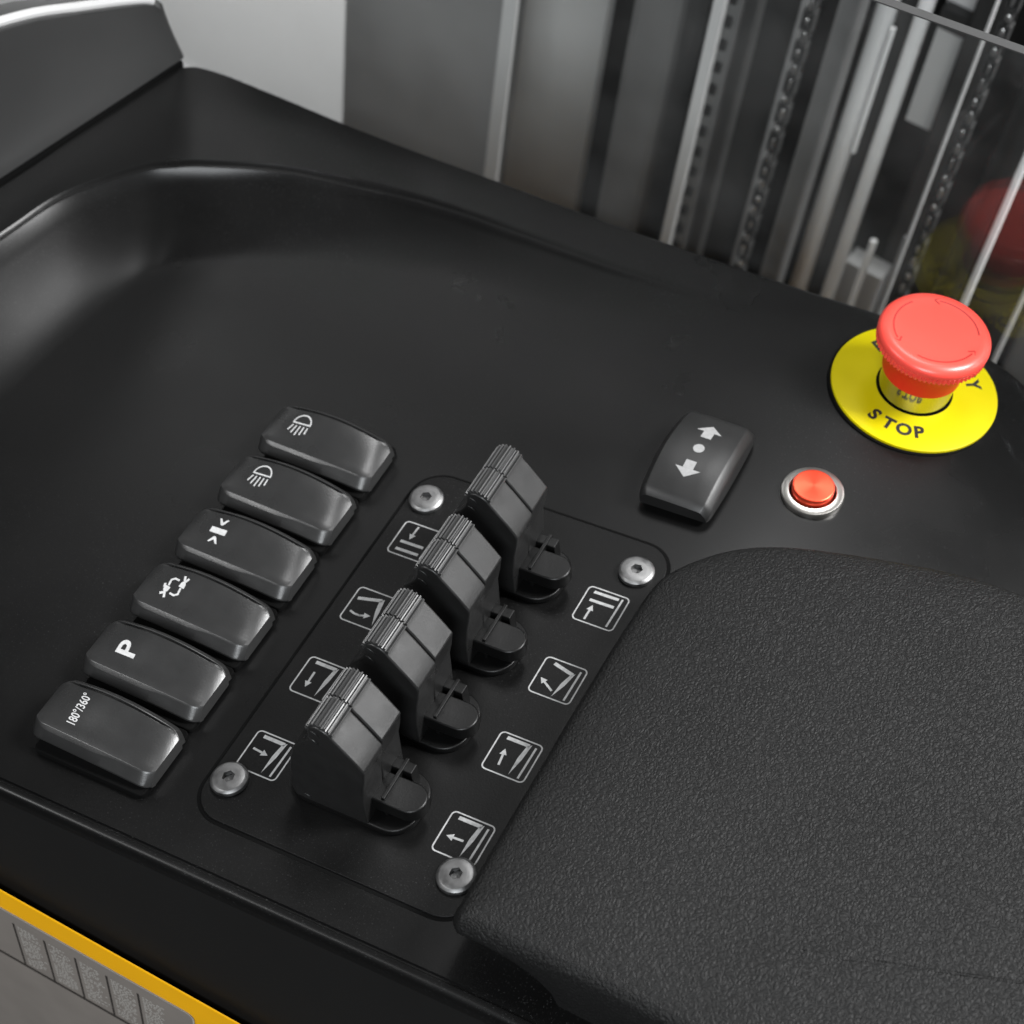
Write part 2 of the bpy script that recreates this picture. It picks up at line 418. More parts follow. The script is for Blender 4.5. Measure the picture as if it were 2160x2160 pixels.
# ------------------------------------------------------------------ rocker switches
RL, RW = 4.54, 2.22           # length along x, width along y
def rk_top(x, y):
    """height of a rocker's top at local x (-RL/2..RL/2), y (-RW/2..RW/2)"""
    t = (x + RL / 2) / RL
    near = 1.04 - .30 * t
    far = near + .46 * math.sin(math.pi * min(1, max(0, t))) ** .9
    w = (y + RW / 2) / RW
    w = w * w * (3 - 2 * w)
    z = near + (far - near) * w
    e = max(0, (abs(x) - (RL / 2 - .55)) / .55)
    return z - .09 * e * e
def rocker_mesh():
    bm = bmesh.new(); cols = []
    xs = [-RL / 2 + RL * (.5 - .5 * math.cos(math.pi * i / 44)) for i in range(45)]
    for x in xs:
        e = max(0, (abs(x) - (RL / 2 - .40)) / .40); k = 1 - .17 * e ** 2.2
        hw = RW / 2 * k; col = []
        zn = rk_top(x, -RW / 2 + .3); zf = rk_top(x, RW / 2 - .30)
        bd = max(0, min(1, (x + RL * .45) / (RL * .08))) * max(0, min(1, (RL * .22 - x) / (RL * .2)))
        fade = 1 - min(1, max(0, (abs(x) - RL * .36) / (RL * .10)))
        col += [(-hw + .22, .16), (-hw + .16, zn - .52), (-hw + .02, zn - .44), (-hw, zn - .38), (-hw + .02, zn - .33), (-hw + .22 + .08 * (1 - bd), zn - .085 + .04 * (1 - bd)), (-hw + .225 + .08 * (1 - bd), zn - .08 + .04 * (1 - bd)), (-hw + .345, zn - .012), (-hw + .35, zn - .008), (-hw + .37, zn)]
        y0 = -hw + .37; y1 = hw - .30
        for t in (.15, .3, .45, .6, .75, .9): col.append((y0 + (y1 - y0) * t, rk_top(x, (y0 + (y1 - y0) * t) / k)))
        g = .10 * fade
        col += [(y1 - .02, zf), (y1, zf - g), (y1 + .07, zf - g), (y1 + .08, zf - .0 - .01), (y1 + .11, zf - .015), (hw - .03, zf - .19), (hw, zf - .25), (hw, zf - .4), (hw - .16, .3), (hw - .2, .16)]
        cols.append([bm.verts.new((x, y, z)) for y, z in col])
    for a, b in zip(cols, cols[1:]):
        for i in range(len(a) - 1): bm.faces.new((a[i], b[i], b[i + 1], a[i + 1]))
    bm.faces.new(cols[0]); bm.faces.new(cols[-1][::-1])
    return bm
def sym_on_rocker(cx, cy, rot, off=.012, k=1.0):
    c, s = k * math.cos(rot), k * math.sin(rot)
    def fn(u, v):
        x = cx + u * c - v * s; y = cy + u * s + v * c
        return (x, y, rk_top(x, y) + off)
    return fn
def lamp_icon():
    d = [(.30 * math.cos(math.radians(a)), .06 + .30 * math.sin(math.radians(a))) for a in range(0, 181, 12)]
    P = stroke(d, .044) + stroke([(-.32, .06), (.32, .06)], .044)
    for k in range(5):
        x = -.26 + .13 * k; ln = (.20, .27, .32, .27, .20)[k]
        P += stroke([(x, -.03), (x - .09 + .02 * k, -.05 - ln)], .042)
    return P
def clamp_icon():
    P = [[(-.27, -.09), (.27, -.09), (.27, .09), (-.27, .09)]]
    for s in (1, -1):
        P += [[(-.17 * s, .40 * s), (-.10 * s, .40 * s), (0, .29 * s), (.10 * s, .40 * s), (.17 * s, .40 * s), (.035 * s, .19 * s), (-.035 * s, .19 * s)]]
    return P
def cycle_icon():
    P = []
    for s in (1, -1):
        P += stroke([(-.20 * s, .02 * s), (-.22 * s, .17 * s), (-.12 * s, .24 * s), (.04 * s, .22 * s)], .06)
        P += stroke([(.22 * s, -.10 * s), (.20 * s, .02 * s)], .06)
        P += [[(.11 * s, .05 * s), (.30 * s, .03 * s), (.30 * s, .16 * s), (.22 * s, .28 * s), (.13 * s, .18 * s)]]
    P += stroke([(.20, .26), (.14, .40)], .07) + stroke([(.24, .24), (.30, .36)], .07)
    P += stroke([(-.20, -.24), (-.13, -.40)], .07) + stroke([(-.20, -.24), (-.33, -.32)], .08) + stroke([(-.3, -.1), (-.34, .02)], .07)
    return P
def icon_obj(polys, fn, m, parent, name='symbol'):
    bm = bmesh.new(); lay(bm, polys, fn); return obj(name, bm, m, parent, smooth=False)
def make_rocker():
    r = thing('rocker_switch', (0, 0, 0), 'x', 'switch', 'rocker switches in the row beside the lever plate')
    bm = bmesh.new(); prism(bm, rrect(-RL / 2 + .16, RL / 2 - .10, -1.32, 1.32, .2), -.3, .22)
    obj('housing', bm, M_GAP, r, bevel=.04)
    obj('rocker', rocker_mesh(), M_ROCK, r, angle=19)
    return r
RLAB = ['black rocker switch with white work lamp symbol, farthest in the row from the orange chassis',
        'black rocker switch with white work lamp symbol, directly above the clamp symbol switch',
        'black rocker switch with a white block between two facing arrowheads',
        'black rocker switch with two white arrows circling each other',
        'black rocker switch marked with a bold white letter P',
        'black rocker switch marked 180 and 360 degrees, closest to the orange chassis']
RICON = [lambda: lamp_icon(), lambda: lamp_icon(), lambda: clamp_icon(), lambda: cycle_icon(), None, None]
proto = make_rocker(); rockers = []
for i in range(6):
    r = proto if i == 0 else copy_tree(proto)
    rockers.append(r)
for i, r in enumerate(rockers):
    y = 12.86 - i * 2.655
    r.location = Vector((-4.26, y + .02, 0)) * S; r['label'] = RLAB[i]
    r.rotation_euler = (0, 0, math.radians((.3, -.2, .2, -.4, .1, -.3)[i]))
    body = [c for c in r.children if c.name.split('.')[0] == 'rocker'][0]
    if i < 4: icon_obj(RICON[i](), sym_on_rocker(-1.02, .16 + (.02 if i < 2 else -.02), 0, k=1.15), M_INK, body)
    elif i == 4: icon_obj(glyphs('P', 1.0, .022, 1.05), sym_on_rocker(-.98, .07, math.radians(90)), M_INK, body, 'lettering')
    else: icon_obj(glyphs('180\u00b0/360\u00b0', .46, .006, .60), sym_on_rocker(-1.02, .12, math.radians(90)), M_INK, body, 'lettering')

# direction switch: same family, standing the other way
ds = thing('direction_switch', (8.10, 17.45, 0), 'wide black rocker switch with two white arrows and a dot', 'switch')
def ds_top(x, y): return 1.20 - .085 * y * y * (1 if y > 0 else 1.15) - .02 * (x - .1) ** 2 - .03 * x
def ds_mesh():
    bm = bmesh.new(); cols = []; H = 2.1; Wd = 1.36
    for i in range(41):
        y = -H + 2 * H * (.5 - .5 * math.cos(math.pi * i / 40))
        e = max(0, (abs(y) - (H - .3)) / .3); hw = Wd * (1 - .05 * e * e) * (1 - .045 * (y / H) ** 2)
        zt = lambda x: ds_top(x, y) - .10 * e * e
        col = [(-hw + .04, .2), (-hw, .24), (-hw, zt(-hw) - .25), (-hw + .06, zt(-hw) - .14), (-hw + .22, zt(-hw + .22) - .01), (-hw + .28, zt(-hw + .28))]
        for t in (.25, .5, .75): 
            x = -hw + .28 + (2 * hw - .56) * t; col.append((x, zt(x)))
        col += [(hw - .28, zt(hw - .28)), (hw - .22, zt(hw - .22) - .02), (hw - .05, zt(hw) - .20), (hw, zt(hw) - .3), (hw, .24), (hw - .04, .2)]
        cols.append([bm.verts.new((x, y, z)) for x, z in col])
    for a, b in zip(cols, cols[1:]):
        for i in range(len(a) - 1): bm.faces.new((a[i], a[i + 1], b[i + 1], b[i]))
    bm.faces.new(cols[0]); bm.faces.new(cols[-1][::-1])
    return bm
bm = bmesh.new(); prism(bm, rrect(-1.16, 1.16, -1.9, 1.9, .25), -.3, .34); obj('housing', bm, M_GAP, ds, bevel=.04)
dr = obj('rocker', ds_mesh(), M_DSW, ds, angle=28)
dfn = lambda u, v: (u, v, ds_top(u, v) + .012)
for s, cy in ((1, 1.02), (-1, -.82)):
    P = [[(-.19, cy - .34 * s), (.19, cy - .34 * s), (.19, cy), (-.19, cy)], [(-.46, cy), (.46, cy), (0, cy + .36 * s)]]
    icon_obj(P, dfn, M_INK2, dr, 'arrow_symbol')
icon_obj([[(.20 * math.cos(a * math.pi / 12), .12 + .20 * math.sin(a * math.pi / 12)) for a in range(24)]], dfn, M_INK2, dr, 'dot_symbol')

# ------------------------------------------------------------------ lever plate with pictograms and screws
pl = thing('control_plate', (0, 0, 0), 'flat matt black plate with grey fork pictograms and a bolt at each corner', 'plate')
PX0, PX1, PY0, PY1 = -.72, 8.98, -1.42, 13.88
bm = bmesh.new(); prism(bm, rrect(PX0 - .09, PX1 + .09, PY0 - .09, PY1 + .09, 1.2, 12), -.1, .006); obj('gasket', bm, M_GAP, pl, smooth=False)
bm = bmesh.new(); prism(bm, rrect(PX0 + .035, PX1 - .035, PY0 + .035, PY1 - .035, 1.08, 12), -.05, .055); obj('face_plate', bm, M_PLATE, pl, bevel=.02)
def seven(top=(.19, .12), cor=(.71, .12), tip=(.62, .92), w=.085):
    a, b, c = Vector(top), Vector(cor), Vector(tip)
    P = stroke([a, b], w)
    d = (c - b).normalized(); n = Vector((-d.y, d.x)); o = b - (b - a).normalized() * -.03
    m_ = b.lerp(c, .45)
    P += [[b + Vector((.045, -.045)), m_ + n * -.045, m_ + n * .055, b + Vector((-.05, .04))], [m_ + n * -.045, c, m_ + n * .055]]
    return P
LINE = stroke([(.86, .11), (.84, .92)], .045)
def frame():
    return stroke([(a, b) for a, b in rrect(.015, .985, .015, .985, .10, 5)], .032, closed=True)
def pic(kind):
    P = frame()
    A = lambda t, p: arrow(t, p, .05, .16, .15)
    if kind == 'raise': P += stroke([(.17, .14), (.76, .13)], .075) + stroke([(.17, .375), (.75, .365)], .075) + stroke([(.84, .09), (.82, .91)], .045) + A((.29, .91), (.30, .49))
    if kind == 'lower': P += stroke([(.17, .60), (.76, .59)], .075) + stroke([(.17, .83), (.75, .82)], .075) + stroke([(.86, .09), (.84, .91)], .045) + A((.36, .08), (.34, .49))
    if kind == 'tilt_up': P += seven((.24, .13), (.73, .25), (.55, .94)) + LINE + A((.50, .80), (.13, .57))
    if kind == 'tilt_down': P += seven((.12, .33), (.67, .18), (.80, .88)) + stroke([(.93, .11), (.92, .92)], .04) + stroke([(.14, .70), (.27, .74), (.42, .74)], .05) + A((.40, .74), (.64, .66))
    if kind == 'up': P += seven() + LINE + A((.33, .79), (.28, .38))
    if kind == 'down': P += seven() + LINE + A((.30, .36), (.31, .78))
    if kind == 'in': P += seven() + LINE + A((.53, .56), (.15, .58))
    if kind == 'out': P += seven() + LINE + A((.14, .46), (.52, .50))
    return P
SQ = 1.498
for col, x0, y0, ks in ((0, -.196, 11.497, ('lower', 'tilt_down', 'down', 'out')), (1, 6.843, 11.476, ('raise', 'tilt_up', 'up', 'in'))):
    for k, kd in enumerate(ks):
        fn = lambda u, v, x0=x0, yy=y0 - 3.163 * k: (x0 + u * SQ, yy - v * SQ, .062)
        o = icon_obj(pic(kd), fn, M_PICT, pl, 'pictogram')
        o['label'] = {'lower': 'grey pictogram of forks with arrow pointing down', 'raise': 'grey pictogram of forks with arrow pointing up', 'tilt_up': 'grey pictogram of fork tilting up',
                      'tilt_down': 'grey pictogram of fork tilting down', 'up': 'grey pictogram of bent fork with upward arrow', 'down': 'grey pictogram of bent fork with downward arrow',
                      'in': 'grey pictogram of bent fork with arrow away from mast', 'out': 'grey pictogram of bent fork with arrow towards mast'}[kd]
def screw_meshes():
    bm = bmesh.new()
    prof = [(.58, .0), (.61, .02), (.615, .10), (.60, .15), (.53, .215), (.50, .228), (.31, .24)]
    lathe(bm, prof, 48, True, False)
    top = [v for v in bm.verts if abs(v.co.z - .24) < 1e-4]
    hexv = [bm.verts.new((.21 * math.cos(math.pi / 3 * k + .3), .21 * math.sin(math.pi / 3 * k + .3), .24)) for k in range(6)]
    top.sort(key=lambda v: math.atan2(v.co.y, v.co.x))
    e1 = [bm.edges.new((top[i], top[(i + 1) % 48])) if not bm.edges.get((top[i], top[(i + 1) % 48])) else bm.edges.get((top[i], top[(i + 1) % 48])) for i in range(48)]
    e2 = [bm.edges.new((hexv[i], hexv[(i + 1) % 6])) for i in range(6)]
    bmesh.ops.triangle_fill(bm, edges=e1 + e2, use_beauty=True)
    low = [bm.verts.new((.20 * math.cos(math.pi / 3 * k + .3), .20 * math.sin(math.pi / 3 * k + .3), .07)) for k in range(6)]
    for i in range(6): bm.faces.new((hexv[i], hexv[(i + 1) % 6], low[(i + 1) % 6], low[i]))
    b2 = bmesh.new(); lathe(b2, [(.20, .06), (.19, .07), (.06, .06), (.0001, .05)], 6, False, False)
    return bm, b2
bm, b2 = screw_meshes()
sc = obj('screw', bm, M_ZINC, pl, angle=30); so = obj('hex_socket', b2, M_SOCK, sc, smooth=False)
for k, (x, y, a) in enumerate(((0, 12.55, .2), (8.037, 12.55, .9), (0, 0, .5), (8.037, 0, 1.3))):
    q = sc if k == 0 else copy_tree(sc, pl)
    q.location = Vector((x, y, .055)) * S; q.rotation_euler = (.03 * math.sin(a * 9), .03 * math.cos(a * 7), a)

# ------------------------------------------------------------------ levers
PROF = [(2.28, .28), (2.20, .7), (2.27, 1.2), (2.38, 1.9), (2.50, 2.5), (2.66, 3.0), (2.86, 3.35), (3.12, 3.62), (3.34, 3.92), (3.44, 4.2), (3.48, 4.45), (3.58, 4.66),
        (3.80, 4.74), (4.05, 4.70), (4.22, 4.58), (4.29, 4.46), (4.36, 4.36), (4.50, 4.20), (4.85, 3.74), (5.14, 3.34), (5.185, 3.24), (5.165, 3.12), (5.09, 2.7), (4.97, 2.2), (4.86, 1.2), (4.84, .28)]
GC = (3.86, 4.27)
def grip_prof(amp, lift):
    pts = []
    n = 9
    for i in range(n * 4 + 1):
        t = i / (n * 4); a = math.radians(172 - 150 * t)
        rx, rz = .46, .50
        ph = (i % 4)
        r = 1 + (amp if ph in (1, 2) else -.02)
        pts.append((GC[0] + rx * r * math.cos(a) + lift * .5, GC[1] + rz * r * math.sin(a) + lift))
    pts += [(4.24, 4.40), (3.9, 4.35), (3.45, 4.3)]
    return pts
def make_lever():
    r = thing('hydraulic_lever', (0, 0, 0), 'x', 'lever', 'levers standing on the black plate')
    W = 2.29; mid = 1.13
    for (a, b, lift, amp) in ((.0, mid - .015, .035, .16), (mid + .015, W, .0, .16)):
        bm = bmesh.new(); prism(bm, [(x - (.07 if a > 0 and x > 4.9 and z < 3.3 else 0), z) for x, z in PROF], a, b, lambda x, z, y: (x, y, z))
        sh = obj('lever_shell', bm, M_LEVER, r, bevel=.06, seg=3, angle=25)
        bm = bmesh.new(); prism(bm, grip_prof(amp, lift), a + .05, b - (.0 if a == 0 else .05), lambda x, z, y: (x, y, z))
        obj('ribbed_grip', bm, M_GRIP, sh, smooth=False)
        if a == 0:
            for (px, pz, rot, ln) in ((3.72, 4.42, -.6, .16), (3.62, 3.98, -.6, .17), (2.75, .52, -.45, .13)):
                bm = bmesh.new(); P = []
                for k in range(16):
                    t = 2 * math.pi * k / 16; u = ln * math.cos(t); v = .075 * math.sin(t)
                    P.append((px + u * math.cos(rot) - v * math.sin(rot), pz + u * math.sin(rot) + v * math.cos(rot)))
                prism(bm, P, -.03, .03, lambda x, z, y: (x, y, z))
                obj('moulded_pip', bm, M_LEVER, sh, bevel=.012)
    bm = bmesh.new(); prism(bm, rrect(1.75, 6.12, .0, 2.26, .85, 10), .05, .30); obj('base_collar', bm, M_LEVD, r, bevel=.06, seg=3)
    bm = bmesh.new()
    o = [(4.8, .40), (5.5, .40)] + [(5.90 + .54 * math.cos(math.radians(a)), .93 + .53 * math.sin(math.radians(a))) for a in range(-90, 91, 15)] + [(5.5, 1.46), (4.8, 1.46)]
    prism(bm, o, .62, 1.16); obj('stop_block', bm, M_LEVD, r, bevel=.05, seg=2, angle=30)
    bm = bmesh.new(); box(bm, 5.14, 5.26, .50, 2.06, .3, 1.25); obj('guide_fin', bm, M_LEVD, r, smooth=False, bevel=.02)
    bm = bmesh.new(); box(bm, 4.8, 5.55, 1.62, 2.0, .28, 1.20); obj('detent_block', bm, M_LEVD, r, smooth=False, bevel=.03)
    return r
LLAB = ['black ribbed lever beside the two parallel bar pictograms, farthest from the orange chassis',
        'black ribbed lever between the two fork tilting pictograms',
        'black ribbed lever between the bent fork pictograms with vertical arrows',
        'black ribbed lever with its whole dark side face showing, nearest the orange chassis']
lv = make_lever()
for k in range(4):
    q = lv if k == 0 else copy_tree(lv)
    q.location = Vector((0, .32 + 3.21 * (3 - k), .055)) * S; q['label'] = LLAB[k]

# ------------------------------------------------------------------ emergency stop button (axis = true vertical)
EC = (13.44, 24.6, -.33)
rotU = Vector((0, 0, 1)).rotation_difference(Vector((.168, .035, .985)).normalized()).to_euler()
es = thing('emergency_stop_button', EC, 'red mushroom emergency stop button on a round yellow plate', 'button', rot=rotU)
bm = bmesh.new(); lathe(bm, [(1.45, -.2), (3.0, -.2), (3.03, .02), (3.02, .07), (2.98, .09), (1.40, .09)], 96, False, False); lp = obj('legend_plate', bm, M_YEL, es, angle=50)
bm = bmesh.new(); lathe(bm, [(3.12, -.6), (3.12, -.04), (3.0, -.02)], 96, False, True); obj('gasket', bm, M_GAP, es)
def ring_text(txt, angs, r, flip, size):
    bm = bmesh.new()
    for ch, a in zip(txt, angs):
        a = math.radians(a); rot = a + (math.pi / 2 if flip else -math.pi / 2)
        c, s = math.cos(rot), math.sin(rot)
        lay(bm, glyphs(ch, size, .03, .95), lambda u, v: (r * math.cos(a) + u * c - v * s, r * math.sin(a) + u * s + v * c, .096))
    obj('lettering', bm, M_BLK, lp, smooth=False)
ring_text('STOP', (-111.5, -95.8, -80.6, -66), 2.17, True, .74)
ring_text('EMERGENCY', [146 - 13.9 * k for k in range(9)], 2.22, False, .70)
bm = bmesh.new(); lathe(bm, [(1.33, -.1), (1.33, 1.3)], 96, False, True); obj('collar', bm, M_CHROME, es, angle=30)
bm = bmesh.new(); lathe(bm, [(1.42, -.15), (1.42, .085), (1.38, .10), (1.335, .05), (1.335, -.15)], 96, False, False); obj('seal_ring', bm, M_GAP, es)
bm = bmesh.new(); lathe(bm, [(1.36, 1.02), (1.42, 1.06), (1.46, 1.5), (1.56, 2.0), (1.72, 2.3), (1.8, 2.42)], 96, True, False); obj('neck', bm, M_REDN, es)
bm = bmesh.new()
NT = 288
def knurl(k, r, z): return (.06 if (k % 4) in (1, 2) else 0) if 2.32 < z < 2.58 and r > 1.8 else 0
lathe(bm, [(1.7, 2.30), (1.88, 2.33), (1.915, 2.36), (1.92, 2.57), (1.94, 2.585), (1.985, 2.62), (2.0, 2.72), (1.985, 2.82), (1.92, 2.92), (1.8, 3.0), (1.66, 3.03), (1.56, 3.025), (1.46, 3.01), (1.2, 3.0), (.6, 3.0), (.05, 3.0)], NT, True, True, knurl)
cap = obj('mushroom_cap', bm, M_RED, es, angle=28)
for a0 in (150, 30, -90):                                            # three turn-to-release arrows
    bm = bmesh.new()
    a = [math.radians(a0 + 75 - 82 * k / 14) for k in range(15)]
    fn = lambda u, v: (u, v, 3.012 + max(0, .025 * (1 - abs(math.hypot(u, v) - 1.6) / .15)))
    lay(bm, stroke([(1.50 * math.cos(t), 1.50 * math.sin(t)) for t in a], .06), fn)
    t0, t1 = a[-1] if 0 else a[0], a[0]
    p = Vector((1.50 * math.cos(t0), 1.50 * math.sin(t0))); d = Vector((-math.sin(t0), math.cos(t0))); n = Vector((math.cos(t0), math.sin(t0)))
    for sg in (.16, -.16): lay(bm, stroke([p + d * .16, p - d * .02 + n * sg], .06), fn)
    obj('arrow_mark', bm, M_REDDK, cap, smooth=False)

# ------------------------------------------------------------------ small red push button
pb = thing('push_button', (12.01, 18.27, zslope(12.0)), 'small red metal push button in a bright steel ring', 'button', rot=(0, math.radians(4), 0))
bm = bmesh.new(); lathe(bm, [(1.09, -.1), (1.09, .12), (1.06, .17), (.98, .20), (.83, .21), (.80, .19), (.80, .05)], 96, False, False); obj('bezel', bm, M_SPUN, pb, angle=30)
bm = bmesh.new(); lathe(bm, [(.81, .06), (.1, .05)], 64, False, True); obj('recess', bm, M_GAP, pb)
bm = bmesh.new(); lathe(bm, [(.72, .0), (.73, .40), (.71, .45), (.68, .468), (.665, .4685), (.35, .469), (.01, .4695)], 96, False, True); obj('cap', bm, M_SPUNRED, pb, angle=30)

# ------------------------------------------------------------------ armrest
arm = thing('armrest', (0, 0, 0), 'large dark grey grained vinyl armrest pad with rounded corners', 'armrest')
out = [(9.45, -2.25), (9.17, -1.95), (9.10, -1.2), (9.12, 3), (9.16, 7), (9.3, 10.6), (9.62, 11.7), (10.4, 12.75), (11.3, 13.55), (12.6, 14.25), (14.4, 14.85), (16.3, 15.35), (18.2, 15.72), (20.2, 15.8), (23, 15.5), (27, 14.2), (31, 11.5), (33, 7),
       (34, 2), (34.5, -3.0), (33, -5.6), (30, -6.2), (26.5, -5.2), (23.2, -3.95), (20, -2.95), (17, -2.42), (14.4, -2.28), (12, -2.26)]
cl = catmull([(x, y, 0) for x, y in out + out[:1]], 8)[:-1]
cen = Vector((30, 5, 0))
def off(pts, d):
    n = len(pts); r = []
    for i, p in enumerate(pts):
        t = (pts[(i + 1) % n] - pts[i - 1]).normalized(); r.append(p + Vector((t.y, -t.x, 0)) * -d)
    return r
area = sum(a.x * b.y - b.x * a.y for a, b in zip(cl, cl[1:] + cl[:1]))
sg = -1 if area < 0 else 1
prof = [(-.25, .75), (-.06, .9), (.0, 1.15), (0, 1.5), (.05, 1.78), (.16, 2.0), (.34, 2.16)]
def zbot(p):
    if p.y > -1.6: return 1.0 if p.x < 20 else -3
    if p.x < 10.1: return 1.62
    if p.x > 12.75: return -3.0
    if p.x > 12.6: return 1.62 - 2.1 - (p.x - 12.6) / .15 * 2.5
    return 1.62 - 2.1 * (1 - math.sqrt(max(0, 1 - ((p.x - 10.1) / 2.5) ** 2)))
bm = bmesh.new(); rings = []
prof = [(.5, 1.55), (.32, None), (.03, None), (.0, .95), (0, 1.2), (0, 1.45)] + prof[4:]
for d, z in prof:
    ring = []
    for p, p0 in zip(off(cl, d * sg), cl):
        zb = zbot(p0) - .0
        zz = zb if z is None else (z if z >= 1.55 else 1.70 - (1.70 - z) / .75 * (1.70 - zb))
        if d == .5: zz = max(1.55, zb)
        ring.append(bm.verts.new(Vector((p.x, p.y, zz + zslope(p.x) * .45))))
    rings.append(ring)
base = rings[-1]
def pad_z(x, y):
    d = min((p.x - x) ** 2 + (p.y - y) ** 2 for p in cl) ** .5
    return 2.16 + .27 * (1 - math.exp(-max(0, d - .34) / .75)) + zslope(x) * .45
for t in (.008, .016, .025, .034, .044, .055, .068, .082, .1, .12, .145, .175, .21, .25, .3, .36, .43, .52, .65, .8, .93):
    ring = []
    for v in base:
        x = v.co.x + (cen.x - v.co.x) * t; y = v.co.y + (cen.y - v.co.y) * t
        ring.append(bm.verts.new((x, y, pad_z(x, y))))
    rings.append(ring)
for a, b in zip(rings, rings[1:]):
    for i in range(len(a)): bm.faces.new((a[i], a[(i + 1) % len(a)], b[(i + 1) % len(a)], b[i]))
bm.faces.new(rings[-1]); bm.faces.new(rings[0][::-1])
obj('pad', bm, M_VINYL, arm, angle=60)
bm = bmesh.new()                                                       # support shell with the finger hollow in front
rb = off(cl, .7 * sg)
prism(bm, [(p.x, p.y) for p in rb if p.y > -1.5], -3, 1.5)
for v in bm.verts:
    if v.co.z > 1: v.co.z += zslope(v.co.x) * .45
obj('support', bm, M_HOUS, arm, angle=40)

# ------------------------------------------------------------------ orange chassis and its label
ch = thing('chassis_panel', (-7, -4.5, -5.2), 'glossy orange painted steel chassis edge below the black skirt', 'chassis panel')
def CH(x, y, z): return (x + 7, y + 4.5, z - .193 * x - 6.575 + 5.2)     # z measured down from the top edge
bm = bmesh.new()
sec = [(-4.43, -.6), (-4.435, -.06), (-4.455, -.02), (-4.48, -.03), (-4.495, -.07), (-4.5, -.14), (-4.5, -26)]
cols = [[bm.verts.new(CH(x, y, z)) for y, z in sec] for x in range(-22, 33, 2)]
for a, b in zip(cols, cols[1:]):
    for i in range(len(sec) - 1): bm.faces.new((a[i], a[i + 1], b[i + 1], b[i]))
obj('painted_sheet', bm, M_ORANGE, ch, angle=60)
lb = thing('data_label', (-5, -4.5, -9), 'grey information label with rows of fine print on the orange chassis', 'label')
# local label coords: a along the horizontal, b up along true vertical; origin at its top right corner
Hx = Vector((1, 0, -.193)).normalized(); Vz = Vector((.193, 0, 1)).normalized(); LO = Vector((-.42, -4.5, -8.14))
def LB(a, b, t): return LO + Hx * a + Vz * b + Vector((0, -t, 0)) - Vector((-5, -4.5, -9))
bm = bmesh.new(); prism(bm, rrect(-14, 0, -16, 0, .35, 6), .004, .03, lambda a, b, h: LB(a, b, h)); lf = obj('label_film', bm, M_LABEL, lb, smooth=False)
bm = bmesh.new(); lay(bm, stroke(rrect(-13.97, -.03, -15.97, -.03, .33, 6), .06, closed=True), lambda a, b: LB(a, b, .034)); obj('pale_border', bm, M_LABEL2, lf, smooth=False)
bm = bmesh.new()
for k in range(6): lay(bm, stroke([(-8.62 + k * 1.27, -.85), (-8.66 + k * 1.27, -4.6)], .09), lambda a, b: LB(a, b, .035))
lay(bm, stroke([(-9.35, -1.3), (-9.35, -4.2), (-9.05, -4.65), (-.5, -4.7)], .24), lambda a, b: LB(a, b, .036))
obj('dark_rules', bm, M_LABELD, lf, smooth=False)
bm = bmesh.new()
for k in range(6):
    for r in range(22):
        b = -1.0 - r * .155
        a = -8.45 + k * 1.27
        ext = 1.0 * (1 - .3 * random.random())
        while ext > .1 and k > 0:
            w = .05 + .10 * random.random()
            if random.random() < .85: lay(bm, [[(a, b), (a + w, b), (a + w, b + .085), (a, b + .085)]], lambda u, v: LB(u, v, .036))
            a += w + .05; ext -= w + .05
obj('fine_print', bm, M_LABEL2, lf, smooth=False)

# ------------------------------------------------------------------ clear guard screen behind the deck
gs = thing('guard_screen', MF(-8, 0, 1.0), 'clear upright guard screen reflecting the emergency stop button', 'screen')
def MB(s0, s1, d0, d1, h0, h1, org):
    bm = bmesh.new()
    for v in box(bm, s0, s1, d0, d1, h0, h1): v.co = MF(v.co.x, v.co.z, v.co.y) - org
    return bm
go = MF(-8, 0, 1.0)
def gtop(s): return 12.40 + .109 * (s + .44)
bm = bmesh.new()
vs = [bm.verts.new(MF(s, h, d) - go) for d in (.9, 1.25) for s, h in ((-34, -6), (22, -12), (22, gtop(22)), (-34, gtop(-34)))]
for f in ((0, 1, 2, 3), (7, 6, 5, 4), (0, 4, 5, 1), (1, 5, 6, 2), (3, 7, 4, 0)): bm.faces.new([vs[i] for i in f])
obj('pane', bm, M_GLASS, gs, smooth=False)
bm = bmesh.new()
vs = [bm.verts.new(MF(s, gtop(s) + h, d) - go) for h in (.002, .05) for s, d in ((-34, .88), (22, .88), (22, 1.27), (-34, 1.27))]
for f in ((3, 2, 1, 0), (4, 5, 6, 7), (0, 1, 5, 4), (1, 2, 6, 5), (2, 3, 7, 6), (3, 0, 4, 7)): bm.faces.new([vs[i] for i in f])
obj('polished_edge', bm, M_GEDGE, gs, smooth=False)

# ------------------------------------------------------------------ lift mast behind the screen
H0, H1 = -60, 58
def mthing(name, s, d, label, cat, group=None):
    o = MF(s, 0, d); return thing(name, o, label, cat, group), o
def mbox(name, s, d, w, dep, m, label, cat, group=None, h0=H0, h1=H1, bev=.0):
    o = MF(s, 0, d)
    q = obj(name, MB(s - w / 2, s + w / 2, d, d + dep, h0, h1, o), m, None, smooth=False, bevel=bev)
    q.location = o * S; return tag(q, label, cat, group)
def mrod(name, s, d, r, m, label, cat, group=None, h0=H0, h1=H1):
    o = MF(s, 0, d); bm = bmesh.new()
    rings = []
    for h in (h0, h1): rings.append([bm.verts.new(MF(s + r * math.cos(a * math.pi / 16), h, d + r * math.sin(a * math.pi / 16)) - o) for a in range(32)])
    for k in range(32): bm.faces.new((rings[0][k], rings[0][(k + 1) % 32], rings[1][(k + 1) % 32], rings[1][k]))
    bm.faces.new(rings[0][::-1]); bm.faces.new(rings[1])
    q = obj(name, bm, m, None); q.location = o * S; return tag(q, label, cat, group)
